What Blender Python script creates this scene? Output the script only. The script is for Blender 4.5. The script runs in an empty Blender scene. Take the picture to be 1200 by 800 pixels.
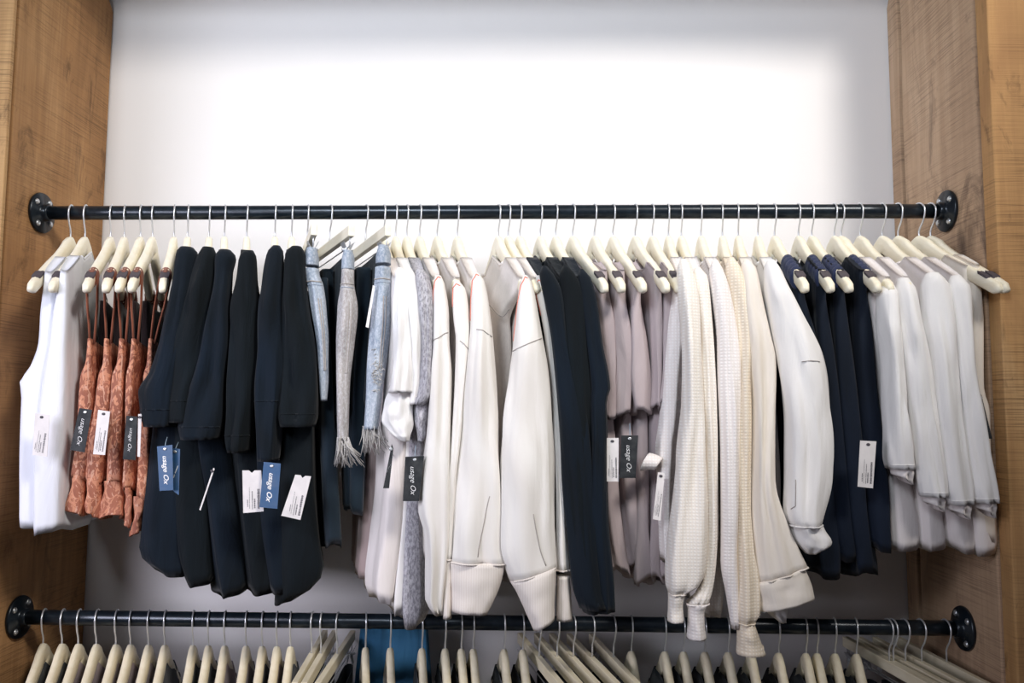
import bpy, math, random
from mathutils import Vector, noise
random.seed(7)
PI = math.pi
COL = bpy.context.scene.collection
sin, cos = math.sin, math.cos

# ------------------------------------------------------------------ camera
RZ = 1.95                                   # height of the upper rail above the floor
CX, CD, CZ = .1045, 1.7458, RZ - .4305
YAW, PIT, ROL, FP = -.0282, .0861, .0048, 966.66
FW = Vector((sin(YAW)*cos(PIT), cos(YAW)*cos(PIT), sin(PIT)))
R0 = FW.cross(Vector((0, 0, 1))).normalized(); U0 = R0.cross(FW)
RR = R0*cos(ROL) + U0*sin(ROL); UU = -R0*sin(ROL) + U0*cos(ROL)
CAM = Vector((CX, -CD, CZ))

def P(u, v, Y):
    "photo point -> world point on the vertical plane y = Y"
    d = FW*FP + RR*(u-600) - UU*(v-400)
    return CAM + d*((Y + CD)/d.y)

def proj(p):
    d = Vector(p) - CAM; z = d.dot(FW)
    return 600 + FP*d.dot(RR)/z, 400 - FP*d.dot(UU)/z

def rail_x(u, z):
    lo, hi = -1.4, 1.4
    for _ in range(40):
        m = (lo+hi)/2
        if proj((m, 0, z))[0] < u: lo = m
        else: hi = m
    return (lo+hi)/2

# ------------------------------------------------------------------ materials
def lin(h):
    h = h.lstrip('#'); o = []
    for i in (0, 2, 4):
        c = int(h[i:i+2], 16)/255
        o.append(c/12.92 if c <= .04045 else ((c+.055)/1.055)**2.4)
    return (*o, 1)

class NT:
    def __init__(s, name):
        s.m = bpy.data.materials.new(name); s.m.use_nodes = True
        s.t = s.m.node_tree; s.b = s.t.nodes['Principled BSDF']
        s.co = s.n('ShaderNodeTexCoord').outputs['Object']
    def n(s, typ, **kw):
        x = s.t.nodes.new(typ)
        for k, v in kw.items(): setattr(x, k, v)
        return x
    def l(s, a, b): s.t.links.new(a, b)
    def map(s, sc, rot=(0, 0, 0)):
        x = s.n('ShaderNodeMapping'); s.l(s.co, x.inputs[0]); x.inputs['Scale'].default_value = sc
        x.inputs['Rotation'].default_value = rot; return x.outputs[0]
    def noise(s, sc, scale=1, det=4, rough=.6, dist=0):
        x = s.n('ShaderNodeTexNoise'); s.l(s.map(sc), x.inputs['Vector']); x.inputs['Scale'].default_value = scale
        x.inputs['Detail'].default_value = det; x.inputs['Roughness'].default_value = rough; x.inputs['Distortion'].default_value = dist
        return x.outputs['Fac']
    def wave(s, sc, scale=1, direction='Z', dist=0, rot=(0, 0, 0)):
        x = s.n('ShaderNodeTexWave', bands_direction=direction); s.l(s.map(sc, rot), x.inputs['Vector'])
        x.inputs['Scale'].default_value = scale; x.inputs['Distortion'].default_value = dist; return x.outputs['Fac']
    def ramp(s, f, stops):
        x = s.n('ShaderNodeValToRGB'); s.l(f, x.inputs[0]); e = x.color_ramp.elements
        while len(e) < len(stops): e.new(.5)
        for i, (p, c) in enumerate(stops): e[i].position = p; e[i].color = lin(c) if isinstance(c, str) else (c, c, c, 1)
        return x.outputs[0]
    def mix(s, f, a, b, mode='MIX'):
        x = s.n('ShaderNodeMix', data_type='RGBA', blend_type=mode)
        for i, v in ((0, f), (6, a), (7, b)):
            if hasattr(v, 'is_linked'): s.l(v, x.inputs[i])
            elif isinstance(v, str): x.inputs[i].default_value = lin(v)
            else: x.inputs[i].default_value = v
        return x.outputs[2]
    def math(s, op, a, b=0.):
        x = s.n('ShaderNodeMath', operation=op)
        for i, v in enumerate((a, b)):
            if hasattr(v, 'is_linked'): s.l(v, x.inputs[i])
            else: x.inputs[i].default_value = v
        return x.outputs[0]
    def bump(s, f, st=.3, d=.002, prev=None):
        x = s.n('ShaderNodeBump'); s.l(f, x.inputs['Height']); x.inputs['Strength'].default_value = st
        x.inputs['Distance'].default_value = d
        if prev: s.l(prev, x.inputs['Normal'])
        return x.outputs[0]
    def done(s, col, rough=.8, nor=None, metal=0, sheen=0):
        if hasattr(col, 'is_linked'): s.l(col, s.b.inputs['Base Color'])
        else: s.b.inputs['Base Color'].default_value = lin(col)
        s.b.inputs['Roughness'].default_value = rough; s.b.inputs['Metallic'].default_value = metal
        if sheen: s.b.inputs['Sheen Weight'].default_value = sheen
        if rough > .86: s.b.inputs['Specular IOR Level'].default_value = .2
        if nor: s.l(nor, s.b.inputs['Normal'])
        return s.m

def cloth(name, c1, c2=None, wr=.5, weave=1400, sheen=.15, marl=0):
    t = NT(name); c2 = c2 or c1
    f = t.noise((14, 14, 3.5), 1, 3, .5, .6)
    col = t.mix(t.ramp(f, [(.35, 0.), (.65, 1.)]), c1, c2)
    if marl:
        g = t.noise((300, 300, 120), 1, 2, .7)
        col = t.mix(t.ramp(g, [(.4, 0.), (.62, marl)]), col, '#6f6c74')
    b = t.bump(t.noise((30, 30, 6), 1, 4, .55, .8), wr, .006)
    b = t.bump(t.noise((weave, weave, weave), 1, 1, .5), .15, .0006, b)
    return t.done(col, .9, b, sheen=sheen)

def rib(name, c1, c2, per=.0058):
    t = NT(name); k = 1/per/ (2*PI) * 2
    wz = t.wave((1, 1, 1), PI/10/per, 'Z', .3)
    wx = t.wave((1, 1, 1), PI/10/per, 'X', .3)
    h = t.math('MULTIPLY', wz, wx)
    col = t.mix(t.ramp(h, [(.0, .35), (.8, 1.)]), c2, c1)
    b = t.bump(h, .35, .0014)
    b = t.bump(t.noise((20, 20, 5), 1, 3), .4, .006, b)
    return t.done(col, .95, b, sheen=.1)

def wood_old(name, c0, c1, c2, dark='#3a2413', rot=0, seed=0.):
    t = NT(name)
    mp = t.n('ShaderNodeMapping'); t.l(t.co, mp.inputs[0]); mp.inputs['Location'].default_value = (seed, seed*.7, seed*1.3)
    t.co = mp.outputs[0]
    big = t.noise((3, 3, 1.1), 1, 5, .6, 1.2)
    grain = t.noise((46, 46, 2.2), 1, 6, .65, .5)
    col = t.ramp(big, [(.3, c0), (.5, c1), (.7, c2)])
    col = t.mix(t.ramp(grain, [(.38, .0), (.62, .55)]), col, c0)
    # rough-sawn marks across the board
    sm = t.n('ShaderNodeTexNoise'); t.l(t.map((7, 7, 420), (.22, .22+rot, 0)), sm.inputs['Vector']); sm.inputs['Scale'].default_value = 1; sm.inputs['Detail'].default_value = 2; sm.inputs['Distortion'].default_value = .3
    saw = sm.outputs['Fac']
    col = t.mix(t.math('MULTIPLY', t.ramp(saw, [(.36, .5), (.52, 0.)]), t.ramp(t.noise((5, 5, 5)), [(.35, 0.), (.65, 1.)])), col, dark)
    # knots and dark stains
    v = t.n('ShaderNodeTexVoronoi'); t.l(t.map((4.4, 4.4, 2.4)), v.inputs['Vector']); v.inputs['Scale'].default_value = 1
    kn = t.math('ADD', v.outputs['Distance'], t.math('MULTIPLY', t.noise((26, 26, 12), 1, 3), .22))
    col = t.mix(t.ramp(kn, [(.12, .85), (.24, .0)]), col, dark)
    st = t.noise((9, 9, 3.2), 1, 6, .7, 2.)
    col = t.mix(t.ramp(st, [(.57, 0.), (.72, .65)]), col, dark)
    b = t.bump(saw, .35, .002); b = t.bump(grain, .35, .002, b)
    return t.done(col, .8, b)

def plain(name, c, rough=.5, metal=0, nz=None):
    t = NT(name)
    f = t.noise((40, 40, 40), 1, 3)
    col = t.mix(t.ramp(f, [(.4, 0.), (.7, .15)]), c, nz or '#808080')
    return t.done(col, rough, None, metal)

M = {}
M['wall'] = (lambda t: t.done(t.mix(t.ramp(t.noise((2, 2, 2), 1, 3), [(.3, 0.), (.7, .5)]), '#e9e7e6', '#e4e3e4'), .85, t.bump(t.noise((160, 160, 160), 1, 2), .05, .001)))(NT('wall_paint'))
M['floor'] = wood_old('floor_boards', '#5a4636', '#6b5543', '#7a6350')
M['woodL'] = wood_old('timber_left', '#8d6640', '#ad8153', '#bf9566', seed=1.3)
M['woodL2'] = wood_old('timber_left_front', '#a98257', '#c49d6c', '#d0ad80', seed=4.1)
M['woodR'] = wood_old('timber_right_inner', '#ae8f73', '#c6a789', '#d4b79a', dark='#46342c', seed=7.7, rot=.1)
M['woodR2'] = wood_old('timber_right_front', '#a87c50', '#c59863', '#d3ac7a', seed=2.2, rot=-.5)
M['black_gap'] = plain('recess_shade', '#15110d', .9)  # near-black stands in for the shade inside the plank gaps
M['pipe'] = (lambda t: t.done(t.mix(t.ramp(t.noise((60, 60, 60), 1, 4), [(.45, 0.), (.75, .4)]), '#1a222a', '#33404a'), .28, t.bump(t.noise((200, 200, 200), 1, 2), .1, .0006), .35))(NT('black_pipe'))
M['steel'] = plain('steel', '#e3e6ea', .32, .7)
M['bolt'] = plain('bolt_zinc', '#c7cbce', .35, .8)
def hwood(n, a, b):
    t = NT(n); g = t.noise((60, 12, 60), 1, 4, .6, .4)
    return t.done(t.mix(t.ramp(g, [(.35, 0.), (.65, 1.)]), a, b), .42, t.bump(g, .05, .001))
M['hanger'] = hwood('hanger_wood', '#f8f2df', '#f2e9d0')
M['hanger_low'] = hwood('hanger_wood_lower', '#efe6cc', '#e2d6b8')  # yellower and darker than the upper hangers
M['pad'] = plain('rubber_pad', '#4a4247', .7)
W1, W2 = '#f1efed', '#e9e6e4'
M['white'] = cloth('white_cotton', W1, W2)
M['white_daylit'] = cloth('white_cotton_daylit', '#eef0f6', '#e4e7ef')  # white cotton with the cool daylight tinted into its colour
M['cream'] = cloth('cream_fleece', '#eeebe6', '#e4dfd9', wr=.35)
M['cream_shaded'] = cloth('cream_fleece_shaded', '#ece5df', '#e3dbd4', wr=.4, marl=.08)  # body copy of the cream fleece, shade put into its tone
M['cream_cuff'] = (lambda t: t.done(t.mix(t.wave((1, 1, 1), 70, 'X', .2), '#e3dad2', '#ebe4dd'), .92, t.bump(t.wave((1, 1, 1), 70, 'X', .2), .25, .001)))(NT('cream_ribbed_cuff'))
M['ecru'] = cloth('ecru_cotton', '#efe8de', '#e6dccf', wr=.5)
M['rib'] = rib('ribbed_cream_knit', '#f8f4ee', '#e9dfd2')
M['ribpink'] = rib('ribbed_pale_knit', '#f6f2f0', '#e4dbd6', .006)
M['ribtan'] = rib('ribbed_tan_knit', '#f2e8d8', '#dccbb2')
M['black'] = cloth('black_knit', '#090f13', '#0b141a', wr=.8, weave=900, sheen=.06)
M['navy'] = cloth('navy_knit', '#0a1219', '#0d1925', wr=.7, weave=900, sheen=.08)
M['navy2'] = cloth('navy_jersey', '#111823', '#172030', wr=.6, sheen=.05)
M['navywrap'] = cloth('navy_wrap', '#2d3552', '#232a44', wr=.9)
M['mauve'] = cloth('mauve_sheer', '#b8abac', '#a99c9f', wr=.9)
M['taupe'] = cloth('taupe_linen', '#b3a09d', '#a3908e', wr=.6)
M['grey'] = cloth('grey_marl', '#c3c1c6', '#b3b1b8', marl=.7)
M['white_warmlit'] = cloth('white_jersey_warmlit', '#f0e9e6', '#e6dedb')  # white tee bodies, warmer low light put into the colour
M['coral'] = plain('coral_thread', '#e88c78', .8)
M['seam'] = plain('seam_thread', '#aaa39e', .9)
def rust():
    t = NT('rust_print')
    base = t.mix(t.ramp(t.noise((12, 12, 5)), [(.4, 0.), (.6, 1.)]), '#a5664e', '#7f4a3a')
    n = t.noise((42, 42, 30), 1, 2, .5, 2.5)
    leaf = t.ramp(n, [(.5, 0.), (.53, 1.), (.62, 1.), (.66, .1)])
    n2 = t.noise((70, 70, 24), 1, 2, .5, 3.5)
    col = t.mix(leaf, base, '#c98a6c'); col = t.mix(t.ramp(n2, [(.6, 0.), (.63, .8)]), col, '#d9a890')
    return t.done(col, .75, t.bump(t.noise((30, 30, 8)), .6, .006))
M['rust'] = rust()
M['rust_plain'] = cloth('rust_strap', '#8f5642', '#74422f')
M['rust_shade'] = cloth('cami_inner_shade', '#241c1d', '#2d2121')  # shade inside the camisoles, put in as dark brown cloth
def denim(n, a, b, c):
    t = NT(n); f = t.noise((16, 16, 7), 1, 4, .6, .8); s = t.noise((260, 260, 160), 1, 2, .8)
    col = t.ramp(f, [(.3, a), (.5, b), (.72, c)])
    col = t.mix(t.ramp(s, [(.42, 0.), (.7, .45)]), col, '#e6e9ee')
    return t.done(col, .9, t.bump(s, .25, .001))
M['denim'] = denim('washed_denim', '#7d8a9c', '#98a4b3', '#b7bdc5')
M['denim_grey'] = denim('grey_washed_denim', '#8d8888', '#a59f9d', '#bdb6b1')
M['denim_dark'] = cloth('dark_denim', '#18232c', '#202e39')
M['fray'] = plain('frayed_threads', '#c9c6c2', .9)
M['blue_fab'] = cloth('bright_blue_fabric', '#4b86ae', '#3a6f96')
M['dark_top'] = cloth('dark_lower_fabric', '#252c33', '#2e343b')
M['pale_top'] = cloth('dusky_lower_fabric', '#a8989a', '#8f8186')
M['tag_black'] = plain('tag_black_card', '#0e151a', .7)
M['tag_blue'] = plain('tag_blue_card', '#28537e', .5)
M['tag_white'] = plain('tag_white_card', '#e6e1df', .7)
M['ink_white'] = plain('white_ink', '#f2f2f2', .6)
M['ink_dark'] = plain('dark_ink', '#4a464c', .7)
M['string'] = plain('tag_string', '#8fa3b3', .7)
M['eyelet'] = plain('eyelet_metal', '#dfe2e4', .3, .6)

# ------------------------------------------------------------------ mesh helpers
class MB:
    def __init__(s): s.v = []; s.f = []
    def add(s, vs, fs):
        o = len(s.v); s.v += [tuple(v) for v in vs]; s.f += [tuple(i+o for i in f) for f in fs]
    def box(s, a, b):
        x0, y0, z0 = a; x1, y1, z1 = b
        s.add([(x, y, z) for z in (z0, z1) for y in (y0, y1) for x in (x0, x1)],
              [(0, 2, 3, 1), (4, 5, 7, 6), (0, 1, 5, 4), (2, 6, 7, 3), (0, 4, 6, 2), (1, 3, 7, 5)])
    def prism(s, poly, d):
        n = len(poly); d = Vector(d)
        s.add([Vector(p) for p in poly] + [Vector(p)+d for p in poly],
              [tuple(range(n))[::-1], tuple(range(n, 2*n))] + [(i, (i+1) % n, n+(i+1) % n, n+i) for i in range(n)])
    def rings(s, rings, cap0=True, cap1=True):
        n = len(rings[0]); vs = [v for r in rings for v in r]; fs = []
        for k in range(len(rings)-1):
            for i in range(n):
                j = (i+1) % n; fs.append((k*n+i, k*n+j, (k+1)*n+j, (k+1)*n+i))
        o = len(vs)
        for end, on in ((0, cap0), (len(rings)-1, cap1)):
            if on:
                c = sum((Vector(v) for v in rings[end]), Vector())/n; vs.append(c); ci = len(vs)-1
                for i in range(n):
                    a, b = end*n+i, end*n+(i+1) % n
                    fs.append((ci, a, b) if end else (ci, b, a))
        s.add(vs, fs)
    def tube(s, pts, r, n=8, cap=True, flat=None):
        pts = [Vector(p) for p in pts]; rs = []
        up = Vector((1, 0, 0))
        for i, p in enumerate(pts):
            t = (pts[min(i+1, len(pts)-1)] - pts[max(i-1, 0)]).normalized()
            a = up - t*up.dot(t)
            if a.length < .05: a = Vector((0, 1, 0)) - t*t.y
            a.normalize(); b = t.cross(a); up = a
            rr = r[i] if isinstance(r, (list, tuple)) else r
            fl = flat or 1
            rs.append([p + a*rr*cos(2*PI*k/n) + b*rr*fl*sin(2*PI*k/n) for k in range(n)])
        s.rings(rs, cap, cap)
    def build(s, name, mat, parent=None, smooth=True, solid=0, bevel=0):
        me = bpy.data.meshes.new(name)
        off = parent_loc(parent)
        me.from_pydata([tuple(Vector(v)-off) for v in s.v], [], s.f); me.validate(); me.update()
        if smooth: me.polygons.foreach_set('use_smooth', [True]*len(me.polygons))
        me.materials.append(M[mat] if isinstance(mat, str) else mat)
        o = bpy.data.objects.new(name, me); COL.objects.link(o)
        if parent: o.parent = parent
        if solid:
            m = o.modifiers.new('s', 'SOLIDIFY'); m.thickness = solid; m.offset = -1
        if bevel:
            m = o.modifiers.new('b', 'BEVEL'); m.width = bevel; m.segments = 2
        return o

def parent_loc(p):
    v = Vector()
    while p: v += p.location; p = p.parent
    return v

def thing(name, label, cat, loc=(0, 0, 0), group=None):
    o = bpy.data.objects.new(name, None); COL.objects.link(o); o.location = loc; o.empty_display_size = .02
    o['label'] = label; o['category'] = cat
    if group: o['group'] = group
    return o

def struct(name, mb, mat, **k):
    o = mb.build(name, mat, None, **k); o['kind'] = 'structure'; return o

def interp(rows, n):
    "non-uniform Catmull-Rom over rows [(t, values...)]"
    t = [r[0] for r in rows]; out = []
    for i in range(n):
        x = t[0] + (t[-1]-t[0])*i/(n-1); k = 0
        while k < len(t)-2 and x > t[k+1]: k += 1
        h = t[k+1]-t[k]; u = (x-t[k])/h; vals = []
        for c in range(1, len(rows[0])):
            def g(j):
                if j <= 0 or j >= len(t)-1:
                    a, b = (0, 1) if j <= 0 else (len(t)-2, len(t)-1)
                    return (rows[b][c]-rows[a][c])/(t[b]-t[a])
                d0 = (rows[j][c]-rows[j-1][c])/(t[j]-t[j-1]); d1 = (rows[j+1][c]-rows[j][c])/(t[j+1]-t[j])
                return 0 if d0*d1 <= 0 else 2*d0*d1/(d0+d1)
            a, b = rows[k][c], rows[k+1][c]; m0, m1 = g(k)*h, g(k+1)*h
            vals.append((2*u**3-3*u*u+1)*a + (u**3-2*u*u+u)*m0 + (-2*u**3+3*u*u)*b + (u**3-u*u)*m1)
        out.append((x, *vals))
    return out

# ------------------------------------------------------------------ setting
WY = .266
b = MB(); b.box((-3.2, WY, -.0), (3.2, WY+.12, 3.4)); struct('wall_back', b, 'wall', smooth=False)
b = MB(); b.box((-3.2, -4.2, -.08), (3.2, WY+.12, 0)); struct('floor', b, 'floor', smooth=False)
SOF = RZ+.66
b = MB(); b.box((-1.6, -.10, SOF), (1.6, WY, SOF+.1)); struct('trim_1', b, 'wall', smooth=False)

def plank(mb_poly, d, mat, par, name='plank'):
    m = MB(); m.prism(mb_poly, d); return m.build(name, mat, par, smooth=False, bevel=.003)

ZT = SOF
zc = P(132, 15, WY).z
lp = thing('timber_post', 'wide rough-sawn brown timber post at the left, carrying the left flanges', 'post', (-1.05, .08, 0))
plank([(-.98, -.11, 0), (-.98, WY-.004, 0), (-.98, WY-.004, zc), (-.98, WY-.12, zc+.12), (-.98, WY-.12, ZT), (-.98, -.11, ZT)], (-.014, 0, 0), 'woodL', lp)
px_ = P(11, 100, -.15).x
plank([(px_, -.15, 0), (px_, -.139, 0), (px_, -.139, ZT), (px_, -.15, ZT)], (-.36, 0, 0), 'woodL2', lp)
m = MB(); m.box((-1.3, -.108, 0), (-.995, WY-.004, ZT)); m.build('gap_shade', 'black_gap', lp, smooth=False)
rp = thing('timber_post', 'broad weathered timber post at the right, with a bright orange front face', 'post', (1.05, .08, 0))
yb = .205
def wob(y0, n=14, a=.004, s=0):
    return [(0.98, y0 + a*sin(k*1.7+s)+a*.6*sin(k*3.1+s), ZT*k/n) for k in range(n+1)]
e1 = wob(yb-.012, s=1); e2 = [(.98, -.128, ZT), (.98, -.128, 0)]
plank(e1 + e2, (.075, 0, 0), 'woodR', rp)
e1 = wob(yb+.006, s=1); zc2 = P(1036, 12, WY).z
plank([(.98, WY-.004, 0), *[(.98, p[1], p[2]) for p in e1 if p[2] < ZT-.01], (.98, yb+.006, zc2+.1), (.98, WY-.004, zc2)], (.06, 0, 0), 'woodR', rp)
m = MB(); m.box((1.056, -.12, 0), (1.3, WY-.004, ZT)); m.box((1.0, yb-.03, 0), (1.05, yb+.03, ZT-.2)); m.build('gap_shade', 'black_gap', rp, smooth=False)
plank([(.984, -.172, 0), (.984, -.13, 0), (.984, -.13, ZT), (.984, -.172, ZT)], (.42, 0, 0), 'woodR2', rp)

# ------------------------------------------------------------------ rails
PR = .0152
LZ = RZ - .8625
def rail(z, label, dy=0):
    r = thing('clothing_rail', label, 'clothing rail', (0, 0, z))
    m = MB(); m.tube([(-.972+1.944*i/12, 0, z) for i in range(13)], PR, 24); m.build('pipe', 'pipe', r)
    for s in (-1, 1):
        x = s*.98
        m = MB()
        prof = [(0, .043), (.004, .0445), (.008, .043), (.0105, .0195), (.016, .0182), (.022, .0175), (.024, .015)]
        m.rings([[(x - s*a, rr*cos(2*PI*k/40), z+rr*sin(2*PI*k/40)) for k in range(40)] for a, rr in prof])
        fl = m.build('flange', 'pipe', r)
        for k in range(4):
            a = PI/4 + k*PI/2 + .15
            cy, czz = .0325*cos(a), z+.0325*sin(a)
            m = MB(); m.rings([[(x-s*h, cy+q*cos(2*PI*j/12), czz+q*sin(2*PI*j/12)) for j in range(12)] for h, q in ((.007, .0068), (.010, .0066), (.0124, .004))])
            m.build('bolt', 'bolt', fl)
    return r
rail(RZ, 'upper black iron pipe rail with round wall flanges across the frame')
rail(LZ, 'lower black iron pipe rail running under the hanging clothes')

# ------------------------------------------------------------------ hangers
HL = .205
def arm_z(s):
    "height of the arm's centre line below the rail at distance s from the middle"
    s = abs(s)
    if s < .02: return -.072 - .010*(s/.02)**2
    t = (s-.02)/(HL-.02)
    return -.082 - .118*(t**.85) - .006*sin(t*PI)*-1

def hook_pts(dz=0):
    cz = -.0025; R = .0195
    pts = [(0, 0, -.066+0*dz), (0, 0, -.052), (0, 0, -.044), (0, -.004, -.036), (0, -.012, -.026), (0, -.0175, -.014)]
    for k in range(0, 15):
        a = PI + .28 - (PI+.75)*k/14
        pts.append((0, R*cos(a), cz + R*sin(a)))
    return pts

def hanger_meshes(mat):
    root = bpy.data.objects.new('clothes_hanger', None); COL.objects.link(root); root.empty_display_size = .02
    m = MB(); rs = []
    N = 44
    for k in range(N+1):
        s = -HL + 2*HL*k/N; a = abs(s)
        z = arm_z(s)
        h = .0118 + .008*max(0, 1-a/.07) + .0015*sin(PI*min(1, a/HL)) ; h *= (1 if a < HL-.012 else max(.35, 1-((a-HL+.012)/.012)**2*.65))
        w = .0075 + .0012*sin(PI*a/HL) - (.002 if a > HL-.006 else 0)
        slope = (arm_z(s+.002)-arm_z(s-.002))/.004 if a > .012 else 0
        nz = 1/math.sqrt(1+slope*slope); ny = -slope*nz
        ring = []
        for j in range(12):
            c, d = cos(2*PI*j/12), sin(2*PI*j/12)
            e = .6
            xx = w*math.copysign(abs(c)**e, c); hh = h*math.copysign(abs(d)**e, d)
            ring.append((xx, s+ny*hh, z+nz*hh))
        rs.append(ring)
    m.rings(rs); m.build('hanger_body', mat, root)
    m = MB(); m.tube(hook_pts(), .0018, 8); m.build('hook', 'steel', root)
    for sg in (-1, 1):
        m = MB(); rs = []
        for k in range(7):
            s = sg*(.156+.027*k/6); z = arm_z(s); q = .6 if k in (0, 6) else 1
            rs.append([(.0084*q*c, s, z+.0130+.0026*d*q) for c, d in ((-1, -1), (-1, 1), (1, 1), (1, -1))])
        m.rings(rs); m.build('grip_pad', 'pad', root, smooth=False)
    return root
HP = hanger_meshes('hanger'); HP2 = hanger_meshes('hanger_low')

def clip_hanger(mat):
    root = bpy.data.objects.new('clip_hanger', None); COL.objects.link(root); root.empty_display_size = .02
    L = .185
    m = MB(); m.box((-.006, -L, -.088), (.006, L, -.066)); m.build('bar', mat, root, smooth=False, bevel=.0015)
    m = MB(); m.tube(hook_pts(), .0018, 8); m.build('hook', 'steel', root)
    m = MB(); m.tube([(0, -L+.01, -.088), (0, -L+.012, -.104), (0, -L+.02, -.106), (0, L-.02, -.106), (0, L-.012, -.104), (0, L-.01, -.088)], .0014, 6); m.build('rod', 'steel', root)
    for sg in (-1, 1):
        m = MB(); y = sg*(L-.03)
        for t in (-1, 1):
            m.prism([(t*.010, y-.014, -.096), (t*.010, y+.014, -.096), (t*.002, y+.012, -.112), (t*.0065, y+.010, -.132), (t*.0065, y-.010, -.132), (t*.002, y-.012, -.112)], (t*.0012, 0, 0))
        m.tube([(-.011, y, -.110), (.011, y, -.110)], .003, 8)
        m.build('clip', 'steel', root, smooth=False)
    return root
CP = clip_hanger('hanger'); CP2 = clip_hanger('hanger_low')

def copy_tree(o, parent=None):
    c = o.copy(); COL.objects.link(c)
    if parent: c.parent = parent
    for ch in list(o.children): copy_tree(ch, c)
    return c

def aim(hook_x, zr, tip_u, L=HL, zt=-.2):
    "rotation of a hanger so its near tip falls at tip_u"
    lo, hi = -.9, .9
    for _ in range(40):
        a = (lo+hi)/2
        u = proj((hook_x + L*sin(a), -L*cos(a), zr+zt))[0]
        if u < tip_u: lo = a
        else: hi = a
    return a
used = set()
def put_hanger(proto, hu, tu, zr, label, group, cat='hanger'):
    x = rail_x(hu, zr); a = aim(x, zr, tu, HL if proto in (HP, HP2) else .185, -.2 if proto in (HP, HP2) else -.08)
    o = proto if proto not in used else copy_tree(proto)
    used.add(proto)
    if proto in (HP, HP2): pass
    o.location = (x, 0, zr); o.rotation_euler = (0, 0, a)
    if len(label.split()) > 16: label = label[:label.rindex(',')]
    o['label'] = label; o['category'] = cat; o['group'] = group
    return x, a

# ------------------------------------------------------------------ cloth builders
def sleeve(rows, d=-.19, ry=.022, fold=.05, n=44, seg=28, seed=0, cap0=True, hem=True, shift=None, wr=.45, taper=True):
    "closed cloth tube; rows = (y, xl, xr) or (xl, yl, xr, yr) read at depth d"
    R = []
    for r in rows:
        if len(r) == 3: y, xl, xr = r; R.append((y, xl, y, xr, y))
        else: xl, yl, xr, yr = r; R.append(((yl+yr)/2, xl, yl, xr, yr))
    R = interp(R, n); rings = []; rnd = random.Random(seed)
    k1, k2 = rnd.choice((3, 4, 5)), rnd.choice((6, 7, 8)); p1, p2 = rnd.random()*6, rnd.random()*6
    sh = shift or Vector()
    T = len(R)-1
    for i, (t, xl, yl, xr, yr) in enumerate(R):
        a, b_ = P(xl, yl, d), P(xr, yr, d); c = (a+b_)/2; h = (b_-a)/2
        q = i/T; g = min(1, q*4) if taper else 1
        r_y = min(ry, max(h.length*1.6, ry*.35))*(.78+.22*g)
        ring = []
        for j in range(seg):
            th = 2*PI*j/seg
            f = 1 + fold*g*(sin(k1*th+p1+q*3)+.5*sin(k2*th+p2-q*5)) * (abs(sin(th))*.8+.2)
            f += wr*g*.55*(abs(noise.noise(Vector((cos(th)*2.1+seed*1.9, sin(th)*2.1+4, q*1.3))))*2-.5)*min(1, q*3)
            f += wr*g*(noise.noise(Vector((cos(th)*1.1+seed*3.7, sin(th)*1.1, q*2.2))) + .5*noise.noise(Vector((cos(th)*2.6+seed, sin(th)*2.6+9, q*5))))
            ring.append(c + sh + h*cos(th)*(1+.35*(f-1)) + Vector((0, 1, 0))*r_y*sin(th)*f)
        rings.append(ring)
    m = MB()
    if hem:
        last = rings[-1]; c = sum(last, Vector())/seg
        rings.append([c+(v-c)*.93 + Vector((0, 0, .001)) for v in last]); rings.append([c+(v-c)*.86+Vector((0, 0, .014)) for v in last])
    m.rings(rings, cap0, True)
    m.R = R; m.d = d; m.ry = ry; m.rg = rings[:len(R)]
    return m

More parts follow.
